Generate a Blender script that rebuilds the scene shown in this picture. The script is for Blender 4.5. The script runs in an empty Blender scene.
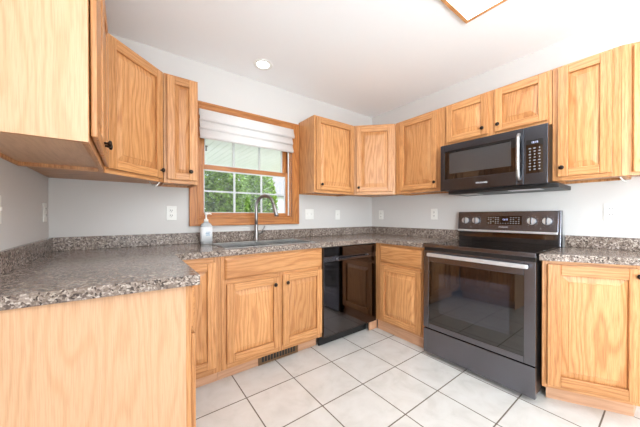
import bpy, bmesh, math, random
from mathutils import Vector, Matrix
random.seed(7)
S = bpy.context.scene
COL = S.collection

# ------------------------------------------------------------------ camera
def setup_camera():
    cd = bpy.data.cameras.new('camera'); co = bpy.data.objects.new('camera', cd); COL.objects.link(co)
    cd.sensor_width = 36; cd.lens = 262.157 / 640 * 36
    cd.shift_x = -2.88 / 640; cd.shift_y = 4.29 / 640
    cd.clip_start = 0.05; cd.clip_end = 200
    a, b, r = math.radians(36.691), math.radians(-0.353), math.radians(-0.076)
    F = Vector((math.sin(a)*math.cos(b), math.cos(a)*math.cos(b), math.sin(b)))
    R = Vector((math.cos(a), -math.sin(a), 0)); U = R.cross(F)
    R2 = R*math.cos(r) + U*math.sin(r); U2 = U*math.cos(r) - R*math.sin(r)
    m = Matrix((R2, U2, -F)).transposed().to_4x4(); m.translation = (-2.6177, -2.4162, 1.14)
    co.matrix_world = m
    S.camera = co
setup_camera()

# ------------------------------------------------------------------ world, lights, exposure
W = bpy.data.worlds.new('world'); S.world = W; W.use_nodes = True
wn = W.node_tree.nodes; wl = W.node_tree.links
sky = wn.new('ShaderNodeTexSky'); sky.sky_type = 'NISHITA'; sky.sun_disc = False
sky.sun_elevation = math.radians(48); sky.sun_rotation = math.radians(120); sky.air_density = 0.8
wn['Background'].inputs[1].default_value = 0.75
hs = wn.new('ShaderNodeHueSaturation'); hs.inputs['Saturation'].default_value = .4
wl.new(sky.outputs[0], hs.inputs['Color']); wl.new(hs.outputs[0], wn['Background'].inputs[0])

def lamp(name, kind, loc, rot, energy, color=(1, 1, 1), **kw):
    d = bpy.data.lights.new(name, kind); d.energy = energy; d.color = color
    for k, v in kw.items(): setattr(d, k, v)
    o = bpy.data.objects.new(name, d); o.location = loc; o.rotation_euler = rot; COL.objects.link(o)
    return o
sun = lamp('sun', 'SUN', (4, -6, 12), (math.radians(48), 0, math.radians(80)), 6.0, (1, .96, .9), angle=math.radians(3))
# added fill lights behind the viewer, tilted upward to brighten ceiling and stove wall
lamp('rear_up_fill', 'AREA', (-1.95, -5.06, .9), (math.radians(177), 0, 0), 140, (.84, .935, 1), shape='RECTANGLE', size=1.8, size_y=1.6)
lamp('side_up_fill', 'AREA', (-2.98, -3.95, 1.2), (math.radians(132), 0, math.radians(-90)), 135, (.84, .935, 1), shape='RECTANGLE', size=1.5, size_y=.8)
S.view_settings.view_transform = 'Standard'; S.view_settings.look = 'None'
S.view_settings.exposure = -0.04; S.view_settings.gamma = 1.0
S.view_settings.use_curve_mapping = False
S.cycles.use_denoising = True
S.cycles.max_bounces = 10; S.cycles.diffuse_bounces = 6; S.cycles.glossy_bounces = 5
S.cycles.sample_clamp_indirect = 6

# ------------------------------------------------------------------ materials
def mat(name):
    m = bpy.data.materials.new(name); m.use_nodes = True
    return m, m.node_tree.nodes, m.node_tree.links, m.node_tree.nodes['Principled BSDF']
def srgb(r, g, b):
    f = lambda c: c/12.92 if c <= .04045 else ((c+.055)/1.055)**2.4
    return (f(r/255), f(g/255), f(b/255), 1)
def plain(name, col, rough=.5, metal=0, spec=.5, **kw):
    m, n, l, b = mat(name)
    b.inputs['Base Color'].default_value = col; b.inputs['Roughness'].default_value = rough
    b.inputs['Metallic'].default_value = metal; b.inputs['Specular IOR Level'].default_value = spec
    for k, v in kw.items(): b.inputs[k].default_value = v
    return m
def ramp(n, stops):
    r = n.new('ShaderNodeValToRGB'); e = r.color_ramp.elements
    while len(e) < len(stops): e.new(.5)
    for i, (p, c) in enumerate(stops): e[i].position = p; e[i].color = c
    return r
def noise(n, l, src, scale, detail=2, rough=.5, dist=0):
    t = n.new('ShaderNodeTexNoise'); t.inputs['Scale'].default_value = scale; t.inputs['Detail'].default_value = detail
    t.inputs['Roughness'].default_value = rough; t.inputs['Distortion'].default_value = dist
    l.new(src, t.inputs['Vector']); return t
def mapping(n, l, src, scale):
    m = n.new('ShaderNodeMapping'); m.inputs['Scale'].default_value = scale; l.new(src, m.inputs['Vector']); return m.outputs[0]
def mix(n, l, blend, fac, a, b):
    m = n.new('ShaderNodeMix'); m.data_type = 'RGBA'; m.blend_type = blend
    for sock, v in ((m.inputs[0], fac), (m.inputs[6], a), (m.inputs[7], b)):
        if hasattr(v, 'is_linked'): l.new(v, sock)
        else: sock.default_value = v
    return m.outputs[2]

def wood(name, light, mid, dark, rough=.38, cath=.55, pore=.35, var=.14, wscale=8, wdist=24):
    m, n, l, b = mat(name)
    uv = n.new('ShaderNodeUVMap'); uv.uv_map = 'grain'
    p = mapping(n, l, uv.outputs[0], (1, .16, 1))
    wv = n.new('ShaderNodeTexWave'); wv.wave_type = 'BANDS'; wv.bands_direction = 'X'; wv.wave_profile = 'SIN'
    wv.inputs['Scale'].default_value = wscale; wv.inputs['Distortion'].default_value = wdist
    wv.inputs['Detail'].default_value = 2; wv.inputs['Detail Scale'].default_value = .95; wv.inputs['Detail Roughness'].default_value = .45
    l.new(p, wv.inputs['Vector'])
    r1 = ramp(n, [(0, dark), (.35, mid), (.8, light)]); l.new(wv.outputs['Fac'], r1.inputs[0])
    base = mix(n, l, 'MIX', cath, mid, r1.outputs[0])
    p2 = mapping(n, l, uv.outputs[0], (330, 9, 1))
    nz = noise(n, l, p2, 1, 2, .6)
    r2 = ramp(n, [(.38, (.52, .40, .30, 1)), (.56, (1, 1, 1, 1))]); l.new(nz.outputs[0], r2.inputs[0])
    base = mix(n, l, 'MULTIPLY', pore, base, r2.outputs[0])
    p3 = mapping(n, l, uv.outputs[0], (.9, .25, 1))
    nv = noise(n, l, p3, 1, 1)
    r3 = ramp(n, [(.3, (1-var*1.6, 1-var*2.0, 1-var*2.4, 1)), (.7, (1+var*.4, 1+var*.4, 1+var*.4, 1))]); l.new(nv.outputs[0], r3.inputs[0])
    base = mix(n, l, 'MULTIPLY', 1, base, r3.outputs[0])
    l.new(base, b.inputs['Base Color'])
    b.inputs['Roughness'].default_value = rough
    bp = n.new('ShaderNodeBump'); bp.inputs['Strength'].default_value = .08; bp.inputs['Distance'].default_value = .002
    l.new(nz.outputs[0], bp.inputs['Height']); l.new(bp.outputs[0], b.inputs['Normal'])
    return m
OAK = wood('honey_oak', srgb(227, 174, 121), srgb(214, 155, 99), srgb(168, 100, 52), cath=.38, pore=.45)
OAKS = wood('honey_oak_straight', srgb(227, 174, 121), srgb(214, 155, 99), srgb(175, 109, 58), cath=.36, pore=.58, wscale=13, wdist=10)
OAK2 = wood('oak_veneer', srgb(216, 174, 138), srgb(210, 166, 128), srgb(196, 148, 106), cath=.34, pore=.22, var=.02)
TRIM = wood('window_oak', srgb(206, 140, 78), srgb(190, 122, 62), srgb(158, 94, 44), cath=.5, var=.08)
TOE = wood('toe_board', srgb(216, 172, 140), srgb(206, 160, 126), srgb(190, 142, 108), rough=.5, cath=.4, pore=.2, var=.04)

def granite(name):
    m, n, l, b = mat(name)
    tc = n.new('ShaderNodeTexCoord')
    w = noise(n, l, tc.outputs['Object'], 60, 2)
    wv = mix(n, l, 'LINEAR_LIGHT', .012, tc.outputs['Object'], w.outputs['Color'])
    v = n.new('ShaderNodeTexVoronoi'); v.inputs['Scale'].default_value = 135; l.new(wv, v.inputs['Vector'])
    sep = n.new('ShaderNodeSeparateColor'); l.new(v.outputs['Color'], sep.inputs[0])
    r = ramp(n, [(0, srgb(82, 73, 69)), (.10, srgb(112, 101, 95)), (.26, srgb(140, 128, 120)), (.52, srgb(163, 152, 145)), (.82, srgb(200, 192, 185))])
    r.color_ramp.interpolation = 'CONSTANT'; l.new(sep.outputs[0], r.inputs[0])
    f = noise(n, l, tc.outputs['Object'], 190, 3, .65)
    r2 = ramp(n, [(.36, srgb(120, 104, 92)), (.5, srgb(205, 195, 186)), (.66, srgb(250, 246, 240))]); l.new(f.outputs[0], r2.inputs[0])
    c = mix(n, l, 'MULTIPLY', .5, r.outputs[0], r2.outputs[0])
    big = noise(n, l, tc.outputs['Object'], 9, 2)
    r3 = ramp(n, [(.35, (.82, .76, .70, 1)), (.65, (1.05, 1.0, .97, 1))]); l.new(big.outputs[0], r3.inputs[0])
    c = mix(n, l, 'MULTIPLY', .8, c, r3.outputs[0])
    l.new(c, b.inputs['Base Color']); b.inputs['Roughness'].default_value = .16; b.inputs['Specular IOR Level'].default_value = .35
    return m
GRAN = granite('speckled_laminate')

def tile_mat():
    m, n, l, b = mat('floor_tile')
    tc = n.new('ShaderNodeTexCoord')
    mp = n.new('ShaderNodeMapping'); mp.inputs['Location'].default_value = (.660/.341, .815/.3405, 0); mp.inputs['Scale'].default_value = (1/.341, 1/.3405, 1)
    l.new(tc.outputs['Object'], mp.inputs['Vector'])
    br = n.new('ShaderNodeTexBrick'); br.offset = 0; br.squash = 1
    br.inputs['Scale'].default_value = 1; br.inputs['Brick Width'].default_value = 1; br.inputs['Row Height'].default_value = 1
    br.inputs['Mortar Size'].default_value = .011; br.inputs['Mortar Smooth'].default_value = .1; br.inputs['Bias'].default_value = 0
    l.new(mp.outputs[0], br.inputs['Vector'])
    n1 = noise(n, l, tc.outputs['Object'], 7, 5, .6, .6)
    r = ramp(n, [(.3, srgb(204, 200, 193)), (.5, srgb(214, 210, 204)), (.7, srgb(219, 216, 211))]); l.new(n1.outputs[0], r.inputs[0])
    c = mix(n, l, 'MIX', br.outputs['Fac'], r.outputs[0], srgb(104, 92, 80))
    l.new(c, b.inputs['Base Color'])
    rr = ramp(n, [(0, (.27, .27, .27, 1)), (1, (.8, .8, .8, 1))]); l.new(br.outputs['Fac'], rr.inputs[0]); l.new(rr.outputs[0], b.inputs['Roughness'])
    bp = n.new('ShaderNodeBump'); bp.invert = True; bp.inputs['Strength'].default_value = .5; bp.inputs['Distance'].default_value = .003
    l.new(br.outputs['Fac'], bp.inputs['Height']); l.new(bp.outputs[0], b.inputs['Normal'])
    return m
def paint(name, col, rough=.7, bump=.05):
    m, n, l, b = mat(name)
    tc = n.new('ShaderNodeTexCoord'); t = noise(n, l, tc.outputs['Object'], 220, 2)
    b.inputs['Base Color'].default_value = col; b.inputs['Roughness'].default_value = rough
    bp = n.new('ShaderNodeBump'); bp.inputs['Strength'].default_value = bump; bp.inputs['Distance'].default_value = .001
    l.new(t.outputs[0], bp.inputs['Height']); l.new(bp.outputs[0], b.inputs['Normal'])
    return m
WALL = paint('wall_paint', srgb(214, 211, 208))
CEIL = paint('ceiling_paint', srgb(249, 250, 251), .8, .12)
TILE = tile_mat()
WHITE = plain('white_plastic', srgb(238, 237, 232), .35)
VINYL = plain('white_vinyl', srgb(236, 236, 233), .4)
DARKHOLE = plain('dark_slot', srgb(40, 38, 36), .6)
BRONZE = plain('dark_bronze', srgb(48, 40, 36), .3, .8)
def brushed(name, col, rough, axis=(4, 400, 400)):
    m, n, l, b = mat(name)
    tc = n.new('ShaderNodeTexCoord'); p = mapping(n, l, tc.outputs['Object'], axis); t = noise(n, l, p, 1, 2)
    r = ramp(n, [(.3, (rough*.92,)*3+(1,)), (.7, (rough*1.1,)*3+(1,))]); l.new(t.outputs[0], r.inputs[0]); l.new(r.outputs[0], b.inputs['Roughness'])
    b.inputs['Base Color'].default_value = col; b.inputs['Metallic'].default_value = 1
    return m
BLACKSS = plain('black_stainless_lit', srgb(114, 114, 121), .27, 1)  # range finish lightened to put its bright reflections into the colour
MWSS = plain('black_stainless_dim', srgb(90, 92, 99), .27, 1)  # same black stainless, darker copy for the microwave's dimmer reflections
STEEL = brushed('brushed_steel', srgb(190, 188, 186), .28)
CHROME = plain('satin_nickel', srgb(158, 155, 153), .34, 1)
SILVER = plain('silver_trim', srgb(222, 223, 226), .34, .75)
PRINT = plain('silver_print', srgb(205, 205, 208), .5)
BLKGLASS = plain('black_glass', srgb(10, 10, 11), .03, 0, 1.0)
BLKGLOSS = plain('black_gloss', srgb(92, 88, 88), .06, 1)
BLKPLAS = plain('black_plastic', srgb(24, 23, 23), .4)
INNER = plain('oven_window', srgb(36, 38, 45), .05, 0, 1.0)
MESHGL = plain('microwave_mesh_window', srgb(62, 60, 60), .14, 0, .6)
KEY = plain('key_print', srgb(150, 150, 152), .5)
def glow(name, col, s):
    m, n, l, b = mat(name)
    b.inputs['Base Color'].default_value = (.8, .8, .8, 1); b.inputs['Emission Color'].default_value = col; b.inputs['Emission Strength'].default_value = s
    return m
DISPLAY = glow('display_digits', srgb(130, 155, 255), .9)
DIFFUSER = glow('light_diffuser', (.91, .96, 1, 1), 6)
BULB = glow('recessed_bulb', (1, .96, .9, 1), 6)
def pane_mat():
    m, n, l, b = mat('window_glass')
    t = n.new('ShaderNodeBsdfTransparent'); t.inputs[0].default_value = (.96, .98, .97, 1)
    g = n.new('ShaderNodeBsdfGlossy'); g.inputs['Roughness'].default_value = .02
    f = n.new('ShaderNodeFresnel'); f.inputs[0].default_value = 1.45
    mx = n.new('ShaderNodeMixShader'); l.new(f.outputs[0], mx.inputs[0]); l.new(t.outputs[0], mx.inputs[1]); l.new(g.outputs[0], mx.inputs[2])
    l.new(mx.outputs[0], n['Material Output'].inputs[0])
    return m
GLASS = pane_mat()
GRILLE = plain('grille_vinyl', srgb(206, 209, 208), .5)
def fabric_mat():
    m, n, l, b = mat('shade_fabric')
    tc = n.new('ShaderNodeTexCoord'); p = mapping(n, l, tc.outputs['Object'], (60, 60, 900)); t = noise(n, l, p, 1, 2)
    r = ramp(n, [(.3, srgb(238, 235, 233)), (.7, srgb(248, 246, 245))]); l.new(t.outputs[0], r.inputs[0]); l.new(r.outputs[0], b.inputs['Base Color'])
    b.inputs['Roughness'].default_value = .9
    tr = n.new('ShaderNodeBsdfTranslucent'); tr.inputs[0].default_value = (.85, .83, .82, 1)
    mx = n.new('ShaderNodeMixShader'); mx.inputs[0].default_value = .12
    l.new(b.outputs[0], mx.inputs[1]); l.new(tr.outputs[0], mx.inputs[2]); l.new(mx.outputs[0], n['Material Output'].inputs[0])
    return m
FABRIC = fabric_mat()
SOAP = plain('clear_bottle', srgb(232, 236, 238), .12, 0, .5, **{'Transmission Weight': .55, 'IOR': 1.33})
LABELM = plain('bottle_label', srgb(236, 238, 240), .4)
BLUE = plain('label_print', srgb(110, 150, 178), .5)

# ------------------------------------------------------------------ mesh builder
class MB:
    def __init__(s): s.v = []; s.f = []; s.uv = []; s.sm = []
    def quad(s, pts, uvs=None, smooth=False):
        i = len(s.v); s.v += [tuple(p) for p in pts]; s.f.append(tuple(range(i, i+len(pts))))
        s.uv += list(uvs) if uvs else [(0, 0)]*len(pts); s.sm.append(smooth)
    def solid(s, verts, faces, grain='z', smooth=False, off=None):
        ou, ov = off or (random.uniform(0, 40), random.uniform(0, 40))
        g = 'xyz'.index(grain)
        i = len(s.v); s.v += [tuple(p) for p in verts]
        for f in faces:
            s.f.append(tuple(i+k for k in f)); s.sm.append(smooth)
            a, b, c = (Vector(verts[f[k]]) for k in range(3)); nn = (b-a).cross(c-a)
            k = max(range(3), key=lambda q: abs(nn[q]))
            o = [q for q in range(3) if q != k]
            if k == g: uu, vv = o
            else: vv = g; uu = [q for q in o if q != g][0]
            for q in f: s.uv.append((verts[q][uu]+ou, verts[q][vv]+ov))
    def box(s, x0, x1, y0, y1, z0, z1, grain='z', off=None):
        x0, x1 = min(x0, x1), max(x0, x1); y0, y1 = min(y0, y1), max(y0, y1); z0, z1 = min(z0, z1), max(z0, z1)
        v = [(x, y, z) for z in (z0, z1) for y in (y0, y1) for x in (x0, x1)]
        s.solid(v, [(0, 2, 3, 1), (4, 5, 7, 6), (0, 1, 5, 4), (2, 6, 7, 3), (0, 4, 6, 2), (1, 3, 7, 5)], grain, off=off)
        return s
    def prism(s, poly, z0, z1, grain='z'):          # poly counter-clockwise seen from above
        n = len(poly); v = [(x, y, z0) for x, y in poly]+[(x, y, z1) for x, y in poly]
        s.solid(v, [tuple(range(n-1, -1, -1)), tuple(range(n, 2*n))]+[(k, (k+1) % n, n+(k+1) % n, n+k) for k in range(n)], grain)
        return s
    def lathe(s, prof, M=Matrix(), n=20, smooth=True):  # prof: (radius, height) about local z
        i = len(s.v)
        for r, h in prof:
            for k in range(n):
                a = 2*math.pi*k/n; s.v.append(tuple(M @ Vector((r*math.cos(a), r*math.sin(a), h))))
        for j in range(len(prof)-1):
            for k in range(n):
                s.f.append((i+j*n+k, i+j*n+(k+1) % n, i+(j+1)*n+(k+1) % n, i+(j+1)*n+k)); s.sm.append(smooth); s.uv += [(0, 0)]*4
        s.f.append(tuple(i+k for k in range(n-1, -1, -1))); s.sm.append(False); s.uv += [(0, 0)]*n
        j = (len(prof)-1)*n
        s.f.append(tuple(i+j+k for k in range(n))); s.sm.append(False); s.uv += [(0, 0)]*n
        return s
    def tube(s, pts, r, n=12):
        rs = r if isinstance(r, (list, tuple)) else [r]*len(pts)
        pts = [Vector(p) for p in pts]; i = len(s.v); up = None
        for j, p in enumerate(pts):
            t = (pts[min(j+1, len(pts)-1)]-pts[max(j-1, 0)]).normalized()
            if up is None: up = t.orthogonal().normalized()
            up = (up-t*up.dot(t)).normalized(); w = t.cross(up)
            for k in range(n):
                a = 2*math.pi*k/n; s.v.append(tuple(p+(up*math.cos(a)+w*math.sin(a))*rs[j]))
        for j in range(len(pts)-1):
            for k in range(n):
                s.f.append((i+j*n+k, i+j*n+(k+1) % n, i+(j+1)*n+(k+1) % n, i+(j+1)*n+k)); s.sm.append(True); s.uv += [(0, 0)]*4
        for base, rev in ((i, True), (i+(len(pts)-1)*n, False)):
            s.f.append(tuple(base+k for k in (range(n-1, -1, -1) if rev else range(n)))); s.sm.append(False); s.uv += [(0, 0)]*n
        return s
    def build(s, name, material, parent=None, bevel=0, loc=None, rot=None):
        me = bpy.data.meshes.new(name); me.from_pydata(s.v, [], s.f)
        lay = me.uv_layers.new(name='grain'); lay.data.foreach_set('uv', [c for u in s.uv for c in u])
        me.polygons.foreach_set('use_smooth', s.sm); me.materials.append(material); me.update()
        o = bpy.data.objects.new(name, me); COL.objects.link(o)
        if parent: o.parent = parent
        if loc: o.location = loc
        if rot: o.rotation_euler = rot
        if bevel:
            b = o.modifiers.new('bevel', 'BEVEL'); b.width = bevel; b.segments = 2; b.limit_method = 'ANGLE'; b.angle_limit = math.radians(40)
        return o
def tag(o, label=None, cat=None, group=None, kind=None):
    for k, v in (('label', label), ('category', cat), ('group', group), ('kind', kind)):
        if v: o[k] = v
    return o
def empty(name, loc, rz, label, cat, group=None):
    o = bpy.data.objects.new(name, None); o.location = loc; o.rotation_euler = (0, 0, math.radians(rz)); o.empty_display_size = .05
    COL.objects.link(o); return tag(o, label, cat, group)
def text(name, body, size, material, parent, loc, rot, extrude=.0006):
    c = bpy.data.curves.new(name, 'FONT'); c.body = body; c.size = size; c.extrude = extrude; c.align_x = 'CENTER'; c.align_y = 'CENTER'
    t = bpy.data.objects.new(name+'_curve', c); COL.objects.link(t)
    dg = bpy.context.evaluated_depsgraph_get(); me = bpy.data.meshes.new_from_object(t.evaluated_get(dg))
    bpy.data.objects.remove(t); me.materials.clear(); me.materials.append(material)
    o = bpy.data.objects.new(name, me); COL.objects.link(o); o.parent = parent; o.location = loc; o.rotation_euler = rot
    return o
RX = lambda d: Matrix.Rotation(math.radians(d), 4, 'X')
RY = lambda d: Matrix.Rotation(math.radians(d), 4, 'Y')
T = lambda *p: Matrix.Translation(p)

# ------------------------------------------------------------------ room shell
CEILZ = 2.448; LW = -3.027; REAR = -5.1
def struct(mb, name, material, parent=None):
    o = mb.build(name, material, parent)
    if not parent: o['kind'] = 'structure'
    return o
struct(MB().box(LW-.12, .12, REAR-.12, .12, -.08, 0), 'floor', TILE)
struct(MB().box(LW-.12, .12, REAR-.12, .12, CEILZ, CEILZ+.1), 'ceiling', CEIL)
WX0, WX1, WZ0, WZ1 = -2.135, -1.235, 1.13, 2.05          # rough window opening
def wall_with_hole(name, a0, a1, fixed0, fixed1, h0, h1, z0, z1, axis):
    m = MB()
    def bx(p, q, za, zb):
        if axis == 'x': m.box(p, q, fixed0, fixed1, za, zb)
        else: m.box(fixed0, fixed1, p, q, za, zb)
    bx(a0, h0, 0, CEILZ); bx(h1, a1, 0, CEILZ)
    if z0 > 0: bx(h0, h1, 0, z0)
    bx(h0, h1, z1, CEILZ)
    struct(m, name, WALL)
wall_with_hole('wall_back', LW-.12, .12, 0, .12, WX0, WX1, WZ0, WZ1, 'x')
struct(MB().box(0, .12, REAR, 0, 0, CEILZ), 'wall_right', WALL)
wall_with_hole('wall_left', REAR, 0, LW-.12, LW, -4.75, -3.15, .85, 2.1, 'y')
wall_with_hole('wall_rear', LW-.12, .12, REAR-.12, REAR, -2.9, -1.0, 0, 2.3, 'x')
# frames of the patio door and the side window behind the viewer
def simple_frame(name, horiz, a0, a1, c, z0, z1):
    m = MB(); t = .06
    def bx(p, q, za, zb):
        if horiz: m.box(p, q, c-.03, c+.03, za, zb)
        else: m.box(c-.03, c+.03, p, q, za, zb)
    mid = (a0+a1)/2
    bx(a0, a0+t, z0, z1); bx(a1-t, a1, z0, z1); bx(mid-t/2, mid+t/2, z0, z1)
    for p, q in ((a0+t, mid-t/2), (mid+t/2, a1-t)): bx(p, q, z1-t, z1); bx(p, q, z0, z0+t)
    return struct(m, name, VINYL)
simple_frame('door_1', True, -2.9, -1.0, REAR-.06, 0, 2.3)
simple_frame('window_2', False, -4.75, -3.15, LW-.06, .85, 2.1)

# kitchen window
win = empty('window_1', (-1.685, 0, WZ0), 0, None, None); win['kind'] = 'structure'
def wpart(name, boxes, material, parent=win, bevel=.003):
    m = MB(); ox, oz = -1.685, WZ0
    for (x0, x1, y0, y1, z0, z1, g) in boxes: m.box(x0-ox, x1-ox, y0, y1, z0-oz, z1-oz, g)
    return m.build(name, material, parent, bevel)
OX0, OX1, OZ0, OZ1 = -2.208, -1.150, 1.058, 2.113        # outer edge of casing
cas = []
for (x0, x1) in ((OX0, WX0), (WX1, OX1)):
    cas.append((x0, x1, -.018, -.001, OZ0, OZ1, 'z'))
cas += [(WX0, WX1, -.018, -.001, WZ1, OZ1, 'x'), (WX0, WX1, -.018, -.001, OZ0, WZ0, 'x')]
wpart('casing', cas, TRIM)
# back band moulding round the casing
bb = [(OX0, OX0+.018, -.026, -.018, OZ0, OZ1, 'z'), (OX1-.018, OX1, -.026, -.018, OZ0, OZ1, 'z'),
      (OX0+.018, OX1-.018, -.026, -.018, OZ1-.018, OZ1, 'x'), (OX0+.018, OX1-.018, -.026, -.018, OZ0, OZ0+.018, 'x'),
      (WX0-.014, WX0, -.023, -.018, WZ0-.014, WZ1+.014, 'z'), (WX1, WX1+.014, -.023, -.018, WZ0-.014, WZ1+.014, 'z'),
      (WX0, WX1, -.023, -.018, WZ0-.014, WZ0, 'x')]
wpart('moulding', bb, TRIM, bevel=.004)
J = .016
wpart('jamb', [(WX0, WX0+J, 0, .115, WZ0, WZ1, 'z'), (WX1-J, WX1, 0, .115, WZ0, WZ1, 'z'),
               (WX0+J, WX1-J, 0, .115, WZ1-J, WZ1, 'x'), (WX0+J, WX1-J, 0, .115, WZ0, WZ0+J, 'x')], TRIM)
wpart('jamb_liner', [(WX0+J, WX0+J+.006, .052, .062, WZ0+J, WZ1-J, 'z'), (WX1-J-.01, WX1-J, .015, .028, WZ0+J, WZ1-J, 'z')], VINYL, bevel=0)
def sash(name, y0, y1, z0, z1, st, br, tr, nx, nz):
    x0, x1 = WX0+J+.004, WX1-J-.004
    s_ = wpart(name, [(x0, x0+st, y0, y1, z0, z1, 'z'), (x1-st, x1, y0, y1, z0, z1, 'z'),
                      (x0+st, x1-st, y0, y1, z1-tr, z1, 'x'), (x0+st, x1-st, y0, y1, z0, z0+br, 'x')], TRIM)
    gx0, gx1, gz0, gz1 = x0+st, x1-st, z0+br, z1-tr
    ym = (y0+y1)/2
    wpart('pane', [(gx0, gx1, ym-.002, ym+.002, gz0, gz1, 'z')], GLASS, s_, 0)
    g = .006
    gl = [(gx0, gx0+.007, ym-.011, ym-.003, gz0, gz1, 'z'), (gx1-.014, gx1, ym-.011, ym-.003, gz0, gz1, 'z'),
          (gx0+.012, gx1-.014, ym-.011, ym-.003, gz1-.012, gz1, 'x'), (gx0+.012, gx1-.014, ym-.011, ym-.003, gz0, gz0+.006, 'x')]
    for k in range(1, nx):
        xx = gx0+(gx1-gx0)*k/nx; gl.append((xx-.009, xx+.009, ym-.012, ym-.003, gz0+.006, gz1-.012, 'z'))
    for k in range(1, nz):
        zz = gz0+(gz1-gz0)*k/nz; gl.append((gx0+.007, gx1-.014, ym-.010, ym-.004, zz-.007, zz+.007, 'x'))
    wpart('grille', gl, GRILLE, s_, 0)
sash('lower_sash', .030, .062, WZ0+J, 1.592, .030, .026, .040, 3, 2)
sash('upper_sash', .066, .098, 1.560, WZ1-J, .045, .036, .040, 3, 1)

# roman shade hung inside the window frame
rs = empty('roman_shade', (-1.685, -.028, 1.80), 0, 'white fabric roman shade with three soft folds drawn up over the kitchen window', 'blind')
hw = (WX1-WX0)/2-.006
MB().box(-hw, hw, .004, .03, .205, .245).build('headrail', WHITE, rs)
def fold(z0, z1, bulge, x1=hw, thick=.006):
    m = MB(); N = 10; prof = []
    for k in range(N+1):
        t = k/N; prof.append((-bulge*(t**1.5) if t < .85 else -bulge*(.85**1.5)*(1-(t-.85)/.15*.45), z1+(z0-z1)*t))
    i = 0
    for k in range(N):
        (ya, za), (yb, zb) = prof[k], prof[k+1]
        v = [(-hw, ya, za), (x1, ya, za), (x1, yb, zb), (-hw, yb, zb), (-hw, ya+thick, za), (x1, ya+thick, za), (x1, yb+thick, zb), (-hw, yb+thick, zb)]
        m.solid(v, [(0, 3, 2, 1), (4, 5, 6, 7), (0, 4, 7, 3), (1, 2, 6, 5)]+([(0, 1, 5, 4)] if k == 0 else [])+([(3, 7, 6, 2)] if k == N-1 else []), 'z')
    m.sm = [True]*len(m.f)
    return m.build('fold', FABRIC, rs)
fold(.150, .248, .030, hw+.022); fold(.078, .165, .030, hw+.004); fold(-.002, .092, .034, hw+.008)
MB().box(-hw, hw, -.012, -.004, .0, .012).build('bottom_rail', WHITE, rs)

# ------------------------------------------------------------------ cabinets
def knob_part(parent, x, z, y=-.019):
    m = MB().lathe([(.0055, 0), (.005, .008), (.0062, .014), (.0135, .017), (.0145, .021), (.0125, .0255), (.006, .028)], T(x, y, z) @ RX(90), 18)
    return m.build('knob', BRONZE, parent)
def slab_frame(m, x0, x1, z0, z1, y0, y1, st):
    m.box(x0, x0+st, y0, y1, z0, z1, 'z'); m.box(x1-st, x1, y0, y1, z0, z1, 'z')
    m.box(x0+st, x1-st, y0, y1, z1-st, z1, 'x'); m.box(x0+st, x1-st, y0, y1, z0, z0+st, 'x')
def door_part(parent, x0, x1, z0, z1, knob=None, st=.052, t=.020):
    st = min(st, (x1-x0)*.26)
    m = MB(); slab_frame(m, x0, x1, z0, z1, -t, -.0035, st)
    d = m.build('door', OAKS, parent, .0035)
    # raised panel: groove, sloped field edge, flat field
    a0, a1, c0, c1 = x0+st, x1-st, z0+st, z1-st
    s1, yo, yi = min(.036, (a1-a0)*.25), -.0040, -.0160
    p = MB(); b0, b1, e0, e1 = a0+s1, a1-s1, c0+s1, c1-s1
    v = [(a0, yo, c0), (a1, yo, c0), (a1, yo, c1), (a0, yo, c1), (b0, yi+.003, e0), (b1, yi+.003, e0), (b1, yi+.003, e1), (b0, yi+.003, e1),
         (b0+.002, yi, e0+.002), (b1-.002, yi, e0+.002), (b1-.002, yi, e1-.002), (b0+.002, yi, e1-.002),
         (a0, -.001, c0), (a1, -.001, c0), (a1, -.001, c1), (a0, -.001, c1)]
    f = []
    for k in range(4):
        q = (k+1) % 4
        f += [(k, q, 4+q, 4+k), (4+k, 4+q, 8+q, 8+k), (12+k, 12+q, q, k)]
    f += [(8, 9, 10, 11), (15, 14, 13, 12)]
    p.solid(v, f, 'z'); p.build('raised_panel', OAK, d)
    if knob: knob_part(d, *knob)
    return d
def drawer_front(parent, x0, x1, z0, z1, name='drawer_front'):
    m = MB(); t = .019; e = .012
    v = [(x0, -.0005, z0), (x1, -.0005, z0), (x1, -.0005, z1), (x0, -.0005, z1), (x0, -t+.007, z0), (x1, -t+.007, z0), (x1, -t+.007, z1), (x0, -t+.007, z1),
         (x0+e, -t, z0+e), (x1-e, -t, z0+e), (x1-e, -t, z1-e), (x0+e, -t, z1-e)]
    f = [(3, 2, 1, 0), (8, 9, 10, 11)]
    for k in range(4):
        q = (k+1) % 4; f += [(k, q, 4+q, 4+k), (4+k, 4+q, 8+q, 8+k)]
    m.solid(v, f, 'x'); return m.build(name, OAK, parent, .0015)
def face_frame(parent, w, z0, z1, stiles, rails):
    m = MB()
    xs = sorted(stiles)
    for (a, b) in xs: m.box(a, b, 0, .019, z0, z1, 'z')
    for (za, zb) in rails:
        for k in range(len(xs)-1): m.box(xs[k][1], xs[k+1][0], 0, .019, za, zb, 'x')
    return m.build('face_frame', OAKS, parent, .001)
def carcass(parent, w, d, z0, z1, recess=.016, material=OAK, closed_top=True):
    m = MB(); t = .016; y0 = .0195
    m.box(0, t, y0, d, z0, z1, 'z'); m.box(w-t, w, y0, d, z0, z1, 'z')
    m.box(t, w-t, d-.008, d, z0, z1, 'z'); MB().box(t, w-t, y0, d-.008, z0+recess, z0+recess+.014, 'x').build('bottom_panel', OAK2, parent)
    if closed_top: m.box(t, w-t, y0, d-.008, z1-.014, z1, 'x')
    return m.build('carcass', material, parent)

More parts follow.
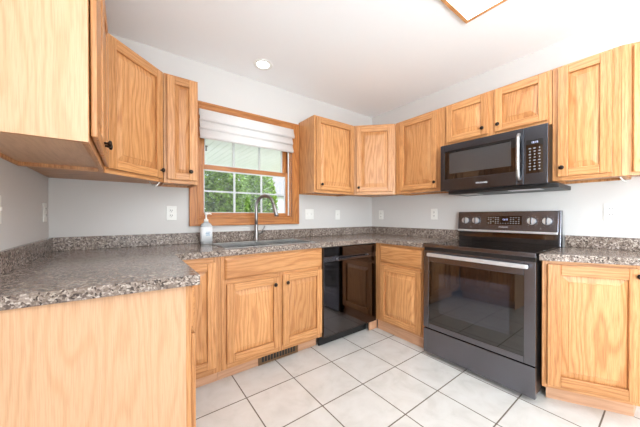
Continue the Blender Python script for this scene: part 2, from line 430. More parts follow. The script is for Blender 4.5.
UZ, UT = 1.375, 2.137; UH = UT-UZ
UG = 'oak wall cabinets'; BG = 'oak base cabinets'
def upper(label, loc, rz, w, d, doors, stiles, z0=UZ, group=UG):
    h = UT-z0
    c = empty('wall_cabinet', (loc[0], loc[1], z0), rz, label, 'cabinet', group)
    carcass(c, w, d, 0, h)
    face_frame(c, w, 0, h, stiles, [(0, .04), (h-.04, h)])
    for (x0, x1, a, b, k) in doors: door_part(c, x0, x1, a-z0, b-z0, (k[0], k[1]-z0) if k else None)
    return c
g_ = .003
# left wall, faces +x
c = upper('oak wall cabinet in the near left foreground, its wide pale end panel facing out', (-2.715, -1.305, 0), 90, .692, .309,
          [(.018, .343, 1.400, 2.120, (.318, 1.447)), (.349, .674, 1.400, 2.120, (.374, 1.447))], [(0, .04), (.326, .366), (.652, .692)])
MB().box(-.0035, -.0005, .001, .309, 0, UH, 'z').build('end_panel', OAK2, c)
# window wall, left of the window
upper('narrow oak wall cabinet touching the left side of the window frame', (-2.414, -.295, 0), 0, .219, .292,
      [(.018, .208, 1.400, 2.122, (.166, 1.462))], [(0, .04), (.190, .219)])
# window wall, right of the window
upper('oak wall cabinet to the right of the window, above the white switch plate', (-1.143, -.295, 0), 0, .530, .292,
      [(.018, .517, 1.402, 2.120, (.075, 1.457))], [(0, .04), (.490, .530)])
# stove wall
upper('oak wall cabinet between the angled corner cabinet and the microwave', (-.295, -.613, 0), -90, .551, .292,
      [(.062, .478, 1.405, 2.116, (.462, 1.457))], [(0, .07), (.47, .551)])
upper('short two-door oak wall cabinet directly above the microwave', (-.295, -1.167, 0), -90, .747, .292,
      [(.017, .353, 1.797, 2.122, (.320, 1.848)), (.402, .727, 1.797, 2.122, (.430, 1.848))], [(0, .04), (.335, .42), (.71, .747)], z0=1.766)
upper('tall oak wall cabinet just right of the microwave', (-.295, -1.917, 0), -90, .310, .292,
      [(.030, .276, 1.400, 2.122, (.052, 1.458))], [(0, .05), (.256, .310)])
# angled cabinets
def corner_upper(label, origin, rz, poly, w, door, stiles, sides, z0=UZ):
    h = UT-z0
    c = empty('wall_cabinet', (origin[0], origin[1], z0), rz, label, 'cabinet', UG)
    Mi = Matrix.Rotation(math.radians(-rz), 3, 'Z')
    loc = [Mi @ Vector((x-origin[0], y-origin[1], 0)) for x, y in poly]
    P = [(p.x, max(p.y, .0195)) for p in loc]
    m = MB().prism(P, .016, h)
    for (i, j) in sides:                              # side boards reach below the recessed bottom
        a, b = Vector(P[i]), Vector(P[j]); d = (b-a).normalized(); nrm = Vector((-d.y, d.x))*.016
        q = [a, b, b+nrm, a+nrm]; m.prism([(v.x, v.y) for v in q], 0, .0158)
    m.build('carcass', OAK, c)
    face_frame(c, w, 0, h, stiles, [(0, .04), (h-.04, h)])
    x0, x1, a, b, k = door; door_part(c, x0, x1, a-z0, b-z0, (k[0], k[1]-z0))
    return c
wd = math.hypot(.315, .315)
corner_upper('oak corner wall cabinet set at an angle, to the right of the window', (-.610, -.295), -45,
             [(-.608, -.293), (-.297, -.608), (-.003, -.608), (-.003, -.003), (-.608, -.003)], wd,
             (.030, wd-.030, 1.405, 2.110, (.055, 1.450)), [(0, .045), (wd-.045, wd)], [(1, 2), (4, 0)])
corner_upper('oak corner wall cabinet set at an angle, left of the window', (-2.732, -.610), 45,
             [(-2.730, -.608), (-2.416, -.294), (-2.416, -.003), (LW+.003, -.003), (LW+.003, -.608)], wd,
             (.030, wd-.022, 1.400, 2.118, (wd-.046, 1.452)), [(0, .045), (wd-.045, wd)], [(1, 2), (4, 0)])
ang = -90+25; wN = .36
e_ = (-.295+math.sin(math.radians(25))*wN, -2.229-math.cos(math.radians(25))*wN)
corner_upper('oak wall cabinet with angled front at the far right end of the stove wall', (-.295, -2.229), ang,
             [(-.294, -2.231), e_, (-.003, e_[1]), (-.003, -2.231)], wN, (.042, wN-.03, 1.392, 2.118, (.08, 1.455)), [(0, .05), (wN-.05, wN)], [(1, 2), (3, 0)])

# base cabinets
BZ0, BZ1, CT = .105, .873, .914
def base(label, loc, rz, w, d, doors, drawers, stiles, rails, toe=.075, toe_h=BZ0, closed_top=True, toe_name='toe_kick', extra_toe=None, door_group=None):
    c = empty('base_cabinet', (loc[0], loc[1], 0), rz, label, 'cabinet', BG)
    carcass(c, w, d, BZ0, BZ1, 0.0, OAK, closed_top)
    face_frame(c, w, BZ0, BZ1, stiles, rails)
    for (x0, x1, a, b, k) in doors: door_part(c, x0, x1, a, b, k)
    for (x0, x1, a, b) in drawers: drawer_front(c, x0, x1, a, b)
    m = MB().box(0, w, toe, toe+.016, 0.001, BZ0-.001, 'x')
    if extra_toe: m.box(*extra_toe, 'x')
    m.build('toe_kick', TOE, c)
    return c
FY = -.610
# left run, faces +x; its plain end panel faces the viewer
c = base('oak base cabinet at lower left whose plain pale end panel fills the foreground', (-2.436+.019, -1.268, 0), 90, .640, .590,
         [(.018, .318, .135, .665, (.29, .61)), (.324, .624, .135, .665, (.352, .61))], [(.018, .318, .695, .852), (.324, .624, .695, .852)],
         [(0, .04), (.30, .342), (.60, .640)], [(BZ0, .14), (.65, .71), (.845, BZ1)])
m = MB().box(-.004, -.0005, .019, .590, .001, BZ1, 'z').build('end_panel', OAK2, c)
# window wall
c = base('narrow oak base cabinet with a full-height door in the left corner', (-2.400, FY, 0), 0, .278, .600,
         [(.006, .243, .148, .838, None)], [], [(0, .02), (.230, .278)], [(BZ0, .16), (.83, BZ1)], toe=.085)
c = base('wide oak sink cabinet with false drawer front and two doors under the window', (-2.120, FY, 0), 0, .835, .600,
         [(.033, .428, .148, .682, (.384, .630)), (.455, .826, .148, .690, (.487, .630))], [(.023, .828, .712, .856)],
         [(0, .04), (.415, .468), (.80, .835)], [(BZ0, .16), (.67, .725), (.845, BZ1)], toe=.085, closed_top=False)
# stove wall
c = base('oak base cabinet with one drawer and one door between dishwasher and range', (-.610, -.613, 0), -90, .550, .600,
         [(.070, .520, .128, .662, None)], [(.070, .528, .690, .846)], [(0, .075), (.50, .550)], [(BZ0, .14), (.65, .70), (.838, BZ1)], toe=.03,
         extra_toe=(-.023, -.009, -.082, .028, .001, .088))
# angled end cabinet right of the range
th = 29; dirx = Vector((math.sin(math.radians(th)), -math.cos(math.radians(th)), 0))
A = Vector((-.600, -1.938, 0)); wE = .445; B = A+dirx*wE
c = empty('base_cabinet', A, -90+th, 'oak base cabinet with angled front and one tall door right of the range', 'cabinet', BG)
Mi = Matrix.Rotation(math.radians(90-th), 3, 'Z')
def inl(x, y): p = Mi @ (Vector((x, y, 0))-A); return (p.x, p.y)
nl = Vector((-dirx.y, dirx.x, 0))*-1      # into the cabinet
def inset(P, d): q = P+Vector((math.cos(math.radians(th)), math.sin(math.radians(th)), 0))*d; return (q.x, q.y)
a_, b_ = inset(A+dirx*.008, .02), inset(B, .02)
m = MB().prism([inl(*p) for p in (a_, b_, (-.004, B.y+.01), (-.004, A.y))], BZ0, BZ1); m.build('carcass', OAK, c)
face_frame(c, wE, BZ0, BZ1, [(0, .03), (wE-.05, wE)], [(BZ0, .15), (.84, BZ1)])
door_part(c, .020, wE-.012, .128, .852, (wE-.040, .815), st=.062)
a_, b_ = inset(A+dirx*.040, .075), inset(B-dirx*.01, .075)
m = MB().prism([inl(*p) for p in (a_, b_, (-.006, B.y+.04), (-.006, A.y))], .001, BZ0-.001, 'x'); m.build('toe_kick', TOE, c)

# ------------------------------------------------------------------ countertops
def slab(name, label, outer, hole, z0, z1, parent=None):
    bm = bmesh.new()
    def loop(pts):
        vs = [bm.verts.new((x, y, z1)) for x, y in pts]
        return [bm.edges.new((vs[k], vs[(k+1) % len(vs)])) for k in range(len(vs))]
    ed = loop(outer)
    if hole: ed += loop(hole)
    bmesh.ops.triangle_fill(bm, edges=ed, use_beauty=True, use_dissolve=True)
    for f in bm.faces:
        if f.normal.z < 0: f.normal_flip()
    top = list(bm.faces)
    r = bmesh.ops.extrude_face_region(bm, geom=top, use_keep_orig=True)
    for g in r['geom']:
        if isinstance(g, bmesh.types.BMVert): g.co.z = z0
    bmesh.ops.recalc_face_normals(bm, faces=bm.faces)
    me = bpy.data.meshes.new(name); bm.to_mesh(me); bm.free(); me.materials.append(GRAN)
    o = bpy.data.objects.new(name, me); COL.objects.link(o)
    b = o.modifiers.new('bevel', 'BEVEL'); b.width = .003; b.segments = 2; b.limit_method = 'ANGLE'; b.angle_limit = math.radians(40)
    return o
SX0, SX1, SY0, SY1 = -2.06, -1.31, -.530, -.150
ct = tag(slab('countertop', '', [(-3.024, -.003), (-3.024, -1.276), (-2.392, -1.316), (-2.392, -.635), (-.635, -.635), (-.635, -1.166), (-.003, -1.166), (-.003, -.003)],
              [(SX0, SY0), (SX0, SY1), (SX1, SY1), (SX1, SY0)], .874, CT),
         'long speckled grey-brown countertop running from the left foreground past the sink to the range', 'countertop')
BS = 1.004
MB().box(-3.006, -.004, -.022, -.003, CT+.0005, BS).build('backsplash', GRAN, ct, .002)
MB().box(-3.0245, -3.0065, -1.270, -.003, CT+.0005, BS).build('backsplash', GRAN, ct, .002)
MB().box(-.022, -.003, -1.166, -.0225, CT+.0005, BS).build('backsplash', GRAN, ct, .002)
cu = A-Vector((.046, 0, 0)); cv = cu+dirx*(wE+.02)
ct2 = tag(slab('countertop', '', [(cu.x, -1.932), (cv.x, cv.y), (-.003, cv.y), (-.003, -1.932)], None, .874, CT),
          'short speckled countertop with angled front edge right of the range', 'countertop')
MB().box(-.022, -.003, cv.y+.004, -1.932, CT+.0005, .997).build('backsplash', GRAN, ct2, .002)

# ------------------------------------------------------------------ sink, faucet, bottle
sk = empty('kitchen_sink', ((SX0+SX1)/2, (SY0+SY1)/2, .66), 0, 'double-bowl stainless steel sink set into the countertop below the window', 'sink')
def bowl(x0, x1, y0, y1):
    m = MB(); t = .004; zb, zt = .0, .2542
    m.box(x0, x1, y0, y1, zb, zb+t); m.box(x0, x0+t, y0, y1, zb+t, zt); m.box(x1-t, x1, y0, y1, zb+t, zt)
    m.box(x0+t, x1-t, y0, y0+t, zb+t, zt); m.box(x0+t, x1-t, y1-t, y1, zb+t, zt)
    b = m.build('bowl', STEEL, sk)
    cx, cy = (x0+x1)/2, (y0+y1)/2
    MB().lathe([(.043, .0), (.045, .003), (.036, .004), (.03, .002)], T(cx, cy, zb+t), 24).build('drain', CHROME, b)
hx, hy = (SX1-SX0)/2, (SY1-SY0)/2
bowl(-hx+.003, -.012, -hy+.003, hy-.003); bowl(.012, hx-.003, -hy+.003, hy-.003)
m = MB(); zr0, zr1, q = .2545, .2565, .012
m.box(-hx-q, hx+q, hy-.003, hy+q, zr0, zr1).box(-hx-q, hx+q, -hy-q, -hy+.003, zr0, zr1).box(-hx-q, -hx+.003, -hy+.003, hy-.003, zr0, zr1).box(hx-.003, hx+q, -hy+.003, hy-.003, zr0, zr1).box(-.012, .012, -hy+.003, hy-.003, .235, .2535)
m.build('rim', STEEL, sk)

fx, fy = -1.655, -.085
fa = empty('kitchen_faucet', (fx, fy, CT), 0, 'satin nickel gooseneck pull-down faucet behind the sink', 'faucet')
MB().lathe([(.027, 0), (.027, .006), (.019, .012), (.0165, .03), (.0165, .14), (.0145, .15)], T(0, 0, .0005), 24).build('body', CHROME, fa)
dx, dy = .475, -.88
pts = [(0, 0, .148), (0, 0, .20), (0, 0, .27)]; R_ = .098; zc_ = .315
pts.append((0, 0, zc_))
for k in range(1, 15):
    a = math.pi*k/14*.93; s_ = R_-R_*math.cos(a); pts.append((dx*s_, dy*s_, zc_+R_*math.sin(a)))
MB().tube(pts, .0142, 16).build('spout', CHROME, fa)
p = Vector(pts[-1]); d_ = (Vector(pts[-1])-Vector(pts[-2])).normalized()
MB().tube([p-d_*.002, p+d_*.015, p+d_*.05, p+d_*.105, p+d_*.115], [.0150, .0175, .018, .0190, .0165], 16).build('spray_head', CHROME, fa)
hn = MB().tube([(.014, 0, .075), (.062, -.004, .078)], .0125, 14)
h_o = hn.build('handle_hub', CHROME, fa)
MB().tube([(.054, -.004, .080), (.066, -.006, .105), (.080, -.008, .135)], [.006, .0055, .005], 10).build('lever', CHROME, h_o)

sb = empty('soap_bottle', (-2.098, -.108, CT+.0005), 0, 'white pump bottle of hand soap standing on the counter left of the faucet', 'bottle')
def ell(m, prof, n=28):
    i = len(m.v)
    for rx, ry, h in prof:
        for k in range(n):
            a = 2*math.pi*k/n; c_, s_ = math.cos(a), math.sin(a)
            q = .6
            m.v.append((rx*math.copysign(abs(c_)**q, c_), ry*math.copysign(abs(s_)**q, s_), h))
    for j in range(len(prof)-1):
        for k in range(n):
            m.f.append((i+j*n+k, i+j*n+(k+1) % n, i+(j+1)*n+(k+1) % n, i+(j+1)*n+k)); m.sm.append(True); m.uv += [(0, 0)]*4
    for b_, rev in ((i, True), (i+(len(prof)-1)*n, False)):
        m.f.append(tuple(b_+k for k in (range(n-1, -1, -1) if rev else range(n)))); m.sm.append(False); m.uv += [(0, 0)]*n
    return m
ell(MB(), [(.040, .028, 0), (.044, .032, .005), (.045, .033, .02), (.045, .033, .13), (.043, .032, .150), (.036, .027, .164), (.020, .018, .174), (.015, .015, .180)]).build('bottle_body', SOAP, sb)
lb = ell(MB(), [(.0458, .0338, .022), (.0458, .0338, .138)]).build('label', LABELM, sb)
MB().box(-.010, .022, -.0346, -.0338, .070, .076).box(-.012, .018, -.0346, -.0338, .082, .088).box(-.008, .024, -.0346, -.0338, .094, .098).build('print', BLUE, lb)
MB().lathe([(.017, .180), (.017, .198), (.012, .203), (.006, .206), (.006, .238), (.013, .240), (.013, .252), (.009, .256)], n=20).build('pump', WHITE, sb)
MB().tube([(0, 0, .247), (.030, -.004, .248), (.041, -.006, .243)], [.006, .005, .004], 10).build('nozzle', WHITE, sb)

# ------------------------------------------------------------------ dishwasher
dw = empty('dishwasher', (-1.2815, -.612, 0), 0, 'glossy black dishwasher with bar handle between sink cabinet and corner', 'dishwasher')
DWW = .655
MB().box(.004, DWW-.004, .003, .57, .09, .868).build('tub', BLKPLAS, dw)
d_ = MB().box(0, DWW, -.022, .002, .098, .742).box(0, DWW, -.022, .002, .786, .868).build('door_panel', BLKGLOSS, dw, .003)
MB().box(0, DWW, -.0165, .002, .7425, .7855).build('handle_recess', BLACKSS, dw)
h = MB().box(.135, .555, -.052, -.034, .748, .772).build('handle', BLACKSS, dw, .005)
for x in (.142, .528): MB().box(x, x+.022, -.034, -.0165, .752, .770).build('handle_mount', SILVER, h, .003)
MB().box(.004, DWW-.065, .055, .07, .002, .088).build('toe_panel', BLKPLAS, dw)

# ------------------------------------------------------------------ range
RY0, RW = -1.178, .742
rg = empty('range_oven', (-.630, RY0, 0), -90, 'black stainless electric range with glass cooktop standing between the two countertops', 'stove')
MB().box(.002, RW-.002, 0, .60, .05, .893).build('body', BLKPLAS, rg, .002)
for x in (.05, RW-.05):
    for y in (.06, .54): MB().lathe([(.018, 0), (.018, .01), (.01, .012), (.01, .052)], T(x, y, .0005), 12).build('foot', BLKPLAS, rg)
ck = MB().box(0, RW, -.030, .535, .8935, .918).build('cooktop', BLKGLASS, rg, .004)
MB().box(-.002, RW+.002, -.036, -.0305, .889, .916).build('front_trim', BLACKSS, ck, .002)
RING = plain('burner_print', srgb(60, 60, 62), .2)
for (x, y, r) in ((.19, .13, .105), (.55, .13, .085), (.19, .39, .08), (.55, .39, .105)):
    m = MB(); n = 40
    for k in range(n):
        a, b = 2*math.pi*k/n, 2*math.pi*(k+1)/n
        m.quad([(x+r*math.cos(a), y+r*math.sin(a), .9184), (x+r*math.cos(b), y+r*math.sin(b), .9184), (x+(r-.004)*math.cos(b), y+(r-.004)*math.sin(b), .9184), (x+(r-.004)*math.cos(a), y+(r-.004)*math.sin(a), .9184)])
    m.build('burner_ring', RING, ck)
# backguard
bg = MB(); by = .548
def slant(m, x0, x1, z0, z1, y_bot, y_top, yb):
    v = [(x0, y_bot, z0), (x1, y_bot, z0), (x1, yb, z0), (x0, yb, z0), (x0, y_top, z1), (x1, y_top, z1), (x1, yb, z1), (x0, yb, z1)]
    m.solid(v, [(3, 2, 1, 0), (4, 5, 6, 7), (0, 1, 5, 4), (1, 2, 6, 5), (2, 3, 7, 6), (3, 0, 4, 7)]); return m
MB().box(.004, RW-.004, .560, .600, .894, 1.012).build('riser', BLKGLOSS, rg)
bgo = slant(MB(), .0, RW-.014, 1.0125, 1.178, .545, .562, .604).build('control_panel', BLACKSS, rg, .003)
slant(MB(), RW-.0135, RW, .895, 1.180, .540, .556, .606).build('side_cap', BLACKSS, rg, .002)
MB().box(.004, RW-.016, .534, .5445, 1.000, 1.018).build('vent_trim', SILVER, rg, .003)
tilt = math.degrees(math.atan2(.017, .1655))
def on_bg(z): return .545+.017*(z-1.0125)/.1655
for kx in (.072, .162, .570, .665):
    z = 1.098; M = T(kx, on_bg(z)-.0005, z) @ RX(90-tilt)
    MB().lathe([(.032, 0), (.032, .002), (.031, .0022)], M, 32).build('knob_dial', BLACKSS, bgo)
    k = MB().lathe([(.027, .0024), (.028, .006), (.0265, .026), (.025, .028)], M, 32).build('knob', SILVER, bgo)
    m = MB().box(-.005, .005, -.026, .026, .0282, .036); m.v = [tuple(M @ Vector(p)) for p in m.v]; m.build('knob_grip', BLACKSS, k, .0015)
    m = MB()
    for q in range(12):
        if q in (6,): continue
        a = math.radians(90-q*30); s2 = MB(); rr = .040
        s2.box(rr*math.cos(a)-.0016, rr*math.cos(a)+.0016, rr*math.sin(a)-.0016, rr*math.sin(a)+.0016, .0005, .0012); s2.v = [tuple(M @ Vector(p)) for p in s2.v]
        i = len(m.v); m.v += s2.v; m.f += [tuple(i+x for x in f) for f in s2.f]; m.uv += s2.uv; m.sm += s2.sm
    m.build('dial_marks', KEY, bgo)
M = T(.376, on_bg(1.103)-.0008, 1.103) @ RX(90-tilt)
def flat(boxes, name, material, parent, M, z0=0, z1=.001):
    m = MB()
    for (x0, x1, y0, y1) in boxes: m.box(x0, x1, y0, y1, z0, z1)
    m.v = [tuple(M @ Vector(p)) for p in m.v]; return m.build(name, material, parent)
flat([(-.128, .128, -.037, .037)], 'touch_display', BLKGLASS, bgo, M, 0, .0015)
ks = []
for r in range(4):
    for cc in list(range(5))+list(range(9, 13)):
        if random.random() < .12: continue
        x = -.114+cc*.0185; y = .022-r*.0155; ks.append((x-.005, x+.005, y-.0028, y+.0028))
for cc in range(5, 9): x = -.114+cc*.0185; ks.append((x-.004, x+.004, -.027, -.023))
flat(ks, 'key_legends', KEY, bgo, M, .0016, .002)
rot_bg = (math.radians(90-tilt), 0, 0)
text('clock_digits', '12:15', .018, DISPLAY, bgo, M @ Vector((.012, .006, .002)), rot_bg)
text('wordmark', 'FRIGIDAIRE', .0135, PRINT, bgo, (.376, on_bg(1.046)-.001, 1.046), rot_bg)
for x in (.118, .625): text('indicator_mark', '^', .026, KEY, bgo, (x, on_bg(1.040)-.001, 1.036), rot_bg)
# oven door
dr = MB(); D0 = -.030
gx0, gx1, gz0, gz1 = .046, RW-.058, .272, .772
dr.box(0, gx0, D0, -.001, .232, .862); dr.box(gx1, RW, D0, -.001, .232, .862)
dr.box(gx0, gx1, D0, -.001, gz1, .862); dr.box(gx0, gx1, D0, -.001, .232, gz0)
dro = dr.build('oven_door', BLACKSS, rg, .0025)
MB().box(gx0, gx1, D0+.003, -.004, gz0, gz1).build('door_glass', BLKGLASS, dro)
MB().box(.132, .605, D0+.0018, D0+.0028, .375, .690).build('inner_window', INNER, dro)
vg = MB().box(.004, RW-.004, -.020, -.001, .8625, .8885).build('vent_gap', BLKPLAS, rg)
h = MB().box(.052, RW-.028, -.074, -.052, .819, .846).build('oven_handle', SILVER, dro, .008)
for x in (.060, RW-.062): MB().box(x, x+.026, -.052, D0-.0003, .822, .843).build('handle_mount', BLACKSS, h, .003)
for k in range(9): x = .12+k*.062; MB().box(x, x+.03, -.0205, -.0201, .870, .879).build('vent_slot', DARKHOLE, vg)
MB().box(0, RW, D0, -.001, .032, .224).build('storage_drawer', BLACKSS, rg, .003)

# ------------------------------------------------------------------ microwave
MW, MZ = .737, 1.357
mw = empty('microwave_oven', (-.372, -1.1795, MZ), -90, 'black stainless over-the-range microwave mounted above the range', 'microwave')
MH = .395
MB().box(.002, MW-.002, 0, .366, .004, MH).build('body', BLKPLAS, mw, .002)
dw0 = .605
m = MB(); F0 = -.030
wx0, wx1, wz0, wz1 = .036, .566, .098, .338
m.box(0, wx0, F0, -.001, 0, MH); m.box(wx1, dw0, F0, -.001, 0, MH); m.box(wx0, wx1, F0, -.001, wz1, MH); m.box(wx0, wx1, F0, -.001, 0, wz0)
md = m.build('door', MWSS, mw, .002)
MB().box(wx0, wx1, F0+.003, -.004, wz0, wz1).build('door_glass', BLKGLASS, md)
MB().box(wx0+.042, wx1-.036, F0+.0018, F0+.0028, wz0+.046, wz1-.020).build('mesh_window', MESHGL, md)
hp = [(.578, F0-.002, .036), (.580, F0-.024, .062), (.583, F0-.038, .12), (.584, F0-.043, .195), (.583, F0-.038, .27), (.580, F0-.024, .330), (.578, F0-.002, .356)]
pp = []
for k in range(len(hp)-1):
    for q in range(4): pp.append(Vector(hp[k]).lerp(Vector(hp[k+1]), q/4))
pp.append(Vector(hp[-1]))
MB().tube(pp, .0115, 14).build('handle', STEEL, md)
cp = MB().box(dw0+.002, MW, F0, -.001, 0, MH).build('control_panel', MWSS, mw, .002)
FM = T(0, F0, 0) @ RX(90)
flat([(.620, .712, .075, .302)], 'touch_panel', BLKGLASS, cp, FM, .0002, .0015)
ks = []
for r in range(8):
    for cc in range(3):
        x = .642+cc*.026; z = .100+r*.0205
        ks.append((x-.0055-(.002 if r % 2 else 0), x+.0055, z-.003, z+.003) if (r+cc) % 3 else (x-.003, x+.003, z-.0045, z+.0045))
flat(ks, 'key_legends', KEY, cp, FM, .0016, .002)
text('clock_digits', '12:15', .017, DISPLAY, cp, (.668, F0-.002, .283), (math.radians(90), 0, 0))
text('wordmark', 'FRIGIDAIRE', .0165, PRINT, md, (.335, F0-.0008, .044), (math.radians(90), 0, 0))
vt = MB().box(.055, MW+.048, .0, .345, -.030, -.0005).build('vent_base', BLKPLAS, mw, .004)
MB().box(.50, .69, .004, .10, -.0325, -.0302).build('lamp_cover', SILVER, vt)
MB().box(.13, .26, .06, .2, -.034, -.0302).build('grease_filter', STEEL, vt)

# ------------------------------------------------------------------ outlets and switches
def plate(kind, label, loc, rz, w=.072, gangs=1):
    o = empty('wall_outlet' if kind == 'outlet' else 'light_switch', loc, rz, label, 'outlet' if kind == 'outlet' else 'switch', 'white wall plates')
    MB().box(-w/2, w/2, -.006, -.0005, -.057, .057).build('cover_plate', WHITE, o, .0025)
    for g in range(gangs):
        x = 0 if gangs == 1 else (-.023 if g == 0 else .023)
        if kind == 'outlet':
            for z in (-.02, .02):
                f = MB().lathe([(.0165, 0), (.0165, .0018), (.0155, .0022)], T(x, -.0062, z) @ RX(90), 20).build('receptacle', WHITE, o)
                MB().box(x-.0075, x-.0045, -.0092, -.0086, z-.002, z+.008).box(x+.0045, x+.0075, -.0092, -.0086, z-.002, z+.007).box(x-.002, x+.002, -.0092, -.0086, z-.010, z-.006).build('slots', DARKHOLE, f)
        else:
            MB().box(x-.005, x+.005, -.016, -.0062, -.004, .010).build('toggle', WHITE, o, .001)
    return o
plate('outlet', 'white duplex outlet on the back wall left of the window', (-2.335, 0, 1.166), 0)
plate('switch', 'white two-gang switch plate on the back wall right of the window', (-1.005, 0, 1.162), 0, .115, 2)
plate('switch', 'narrow white switch plate on the back wall above the dishwasher, nearest the corner', (-.600, 0, 1.155), 0, .07, 1)
plate('outlet', 'white outlet on the stove wall closest to the back corner', (0, -.160, 1.155), -90)
plate('outlet', 'white duplex outlet on the stove wall just left of the range', (0, -.888, 1.160), -90)
plate('outlet', 'white duplex outlet on the stove wall right of the range', (0, -2.160, 1.166), -90)
plate('outlet', 'white outlet on the left wall close to the back corner', (LW, -.112, 1.166), 90)
plate('switch', 'white switch plate at the left photo edge, on the left wall', (LW, -.845, 1.168), 90)

# ------------------------------------------------------------------ ceiling lights
cl = empty('ceiling_light', (-1.40, -1.885, CEILZ), 0, 'wood-framed fluorescent light box flush on the ceiling', 'ceiling light')
m = MB(); X, Y, t = .612, .312, .022
m.box(-X, X, Y-t, Y, -.018, -.0005, 'x').box(-X, X, -Y, -Y+t, -.018, -.0005, 'x').box(-X, -X+t, -Y+t, Y-t, -.018, -.0005, 'y').box(X-t, X, -Y+t, Y-t, -.018, -.0005, 'y')
m.build('frame', OAK, cl, .002)
MB().box(-X+t, X-t, -Y+t, Y-t, -.014, -.008).build('diffuser', DIFFUSER, cl)
rl = empty('recessed_light', (-1.675, -.29, CEILZ), 0, 'small round white recessed downlight in the ceiling near the window', 'ceiling light')
m = MB(); n = 40
prof = [(.082, -.0005), (.080, -.006), (.060, -.006), (.052, -.001)]
for j in range(3):
    for k in range(n):
        a, b = 2*math.pi*k/n, 2*math.pi*(k+1)/n; (r0, z0), (r1, z1) = prof[j], prof[j+1]
        m.quad([(r0*math.cos(a), r0*math.sin(a), z0), (r1*math.cos(a), r1*math.sin(a), z1), (r1*math.cos(b), r1*math.sin(b), z1), (r0*math.cos(b), r0*math.sin(b), z0)])
m.build('trim_ring', WHITE, rl)
MB().lathe([(.0, -.004), (.051, -.0035), (.052, -.001)], n=32).build('lamp', BULB, rl)

# ------------------------------------------------------------------ small things
fr = empty('floor_register', (-1.652, -.526, .0), 0, 'brown metal air register set in the toe kick below the sink cabinet', 'vent')
BRN = plain('register_metal', srgb(122, 92, 62), .45, .3)
m = MB(); m.box(-.175, .175, -.010, -.001, .004, .018).box(-.175, .175, -.010, -.001, .082, .096).box(-.175, -.155, -.010, -.001, .018, .082).box(.155, .175, -.010, -.001, .018, .082)
m.build('frame', BRN, fr, .001)
MB().box(-.155, .155, -.003, -.001, .018, .082).build('backing', DARKHOLE, fr)
m = MB()
for k in range(13): x = -.150+k*.025; m.box(x-.003, x+.003, -.008, -.0035, .018, .082)
m.build('louvres', BRN, fr)
def cord(label, pts):
    tag(MB().tube(pts, .0035, 8).build('lamp_cord', WHITE), label, 'cord', 'cords under the wall cabinets')
cord('short white cord dangling under the cabinets at the left of the window', [(-2.44, -.29, 1.388), (-2.445, -.30, 1.366), (-2.455, -.31, 1.352), (-2.47, -.30, 1.345), (-2.49, -.26, 1.36), (-2.50, -.25, 1.389)])
cord('short white cord dangling under the cabinets right of the microwave', [(-.22, -2.21, 1.389), (-.20, -2.225, 1.36), (-.16, -2.235, 1.35), (-.12, -2.22, 1.365), (-.10, -2.21, 1.389)])

# ------------------------------------------------------------------ outdoors
def leafmat(name, a, b_):
    m, n, l, b = mat(name)
    oi = n.new('ShaderNodeTexCoord'); t = noise(n, l, oi.outputs['Object'], 11, 3)
    r = ramp(n, [(.3, a), (.7, b_)]); l.new(t.outputs[0], r.inputs[0]); l.new(r.outputs[0], b.inputs['Base Color']); b.inputs['Roughness'].default_value = .45
    tr = n.new('ShaderNodeBsdfTranslucent'); l.new(r.outputs[0], tr.inputs[0])
    mx = n.new('ShaderNodeMixShader'); mx.inputs[0].default_value = .35
    l.new(b.outputs[0], mx.inputs[1]); l.new(tr.outputs[0], mx.inputs[2]); l.new(mx.outputs[0], n['Material Output'].inputs[0])
    return m
LEAF = leafmat('leaf_green', srgb(46, 84, 26), srgb(158, 196, 84))
BARK = plain('bark', srgb(96, 80, 66), .9)
GRASS = plain('lawn', srgb(138, 144, 112), .95)
CONC = plain('patio_concrete', srgb(214, 211, 204), .9)
gd = MB().box(-30, 40, .13, 60, -.35, -.2).build('ground', GRASS); gd['kind'] = 'structure'
pt = MB().box(-5, 4, .13, 4.6, -.199, -.12).build('patio', CONC); pt['kind'] = 'structure'
def tree(label, x, y, rx, rz, zc, n, seed):
    r = random.Random(seed)
    t = empty('leafy_tree', (x, y, -.2), 0, label, 'tree', 'trees beyond the window')
    m = MB(); m.tube([(0, 0, 0), (.05, .02, .8), (0, .05, 1.5), (.1, 0, zc+.2)], [.07, .055, .045, .02], 10)
    for k in range(7):
        a = r.uniform(0, 6.28); q = r.uniform(.5, .9)
        m.tube([(0, .04, .9+.15*k), (rx*q*.5*math.cos(a), rx*q*.5*math.sin(a), 1.2+.2*k), (rx*q*math.cos(a), rx*q*math.sin(a), 1.35+.22*k)], [.025, .016, .006], 6)
    m.build('trunk', BARK, t)
    m = MB()
    for k in range(n):
        while True:
            p = Vector((r.uniform(-1, 1), r.uniform(-1, 1), r.uniform(-1, 1)))
            if .25 < p.length < 1: break
        p = Vector((p.x*rx, p.y*rx, zc+p.z*rz))
        if math.sin(p.x*7+seed)*math.cos(p.z*6)+math.sin(p.y*5) > 1.0: continue
        L, w = r.uniform(.10, .17), r.uniform(.035, .06)
        e = Matrix.Rotation(r.uniform(0, 6.28), 3, 'Z') @ Matrix.Rotation(r.uniform(-.9, 1.3), 3, 'X') @ Matrix.Rotation(r.uniform(-.6, .6), 3, 'Y')
        q = [e @ Vector(c_) for c_ in ((0, 0, 0), (w, L*.45, .008), (0, L, -.012), (-w, L*.45, .008))]
        m.quad([p+c_ for c_ in q])
    m.build('foliage', LEAF, t)
tree('leafy green tree beyond the window, behind the soap bottle side of the lower sash', -.50, 5.6, .90, 1.35, 1.75, 7500, 1)
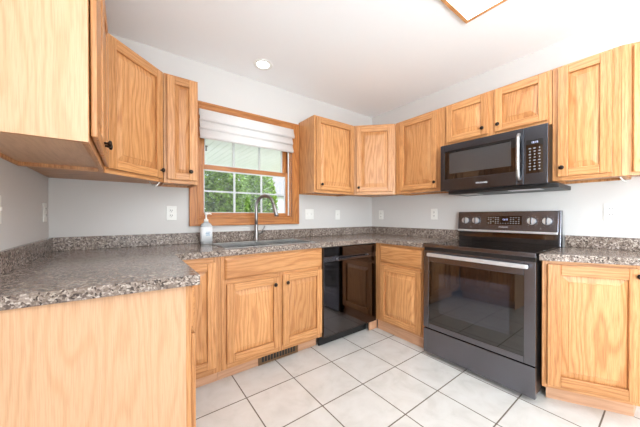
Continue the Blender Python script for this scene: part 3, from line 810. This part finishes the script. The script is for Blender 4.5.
tree('leafy green tree beyond the window, seen through its middle panes', 1.25, 7.0, .80, 1.45, 1.8, 5600, 2)
# covered porch roof above the patio
pr = empty('porch_roof', (0, .14, 2.42), 0, 'white board-lined porch ceiling seen through the upper window panes', 'porch')
SOFF = paint('soffit_paint', srgb(244, 246, 244), .7, .02)
m = MB()
for k in range(60):
    x = -4.4+k*.13; m.box(x, x+.122, 0, 4.35, .02, .032, 'y')
m.box(-4.45, 3.45, 0, 4.4, .034, .07)
m.build('ceiling_boards', SOFF, pr)
MB().box(-4.45, 3.45, 4.35, 4.43, -.06, .033).build('beam', SOFF, pr)
for x in (-4.2, 3.2): MB().box(x-.06, x+.06, 4.33, 4.45, -2.62, -.061).build('post', VINYL, pr)
hk = MB().lathe([(.03, 0), (.03, -.01), (.012, -.02), (.012, -.075), (.02, -.085), (.0, -.095)][::-1], n=12).build('plant_hook', BLKPLAS); hk.location = (-1.45, 2.75, 2.44); tag(hk, 'small dark hook on the porch ceiling in the top left pane', 'hook')
# neighbour's house
nh = empty('neighbour_house', (6.2, 11.6, -.2), 0, 'white neighbouring house with grey roof far beyond the right window panes', 'house')
SID = plain('white_siding', srgb(236, 238, 242), .6); ROOF = plain('grey_shingle', srgb(138, 136, 138), .9)
m = MB()
for k in range(13): m.box(-3.4, 4, -.02*(1 if k % 2 else .5), 5, k*.2, k*.2+.197)
m.build('wall', SID, nh)
m = MB(); v = [(-3.8, -.5, 2.5), (4.4, -.5, 2.5), (4.4, 2.5, 4.1), (-3.8, 2.5, 4.1), (4.4, 5.5, 2.5), (-3.8, 5.5, 2.5)]
m.solid(v, [(0, 1, 2, 3), (3, 2, 4, 5), (0, 3, 5), (1, 4, 2), (0, 5, 4, 1)], 'x'); m.build('roof', ROOF, nh)
w = MB().box(-2.55, -2.05, -.05, -.021, 1.25, 1.75).build('window', VINYL, nh); MB().box(-2.5, -2.1, -.06, -.051, 1.3, 1.7).build('pane', DARKHOLE, w)
MB().box(-3.5, 4.1, -.3, -.021, 0, .45).build('foundation_planting', LEAF, nh)
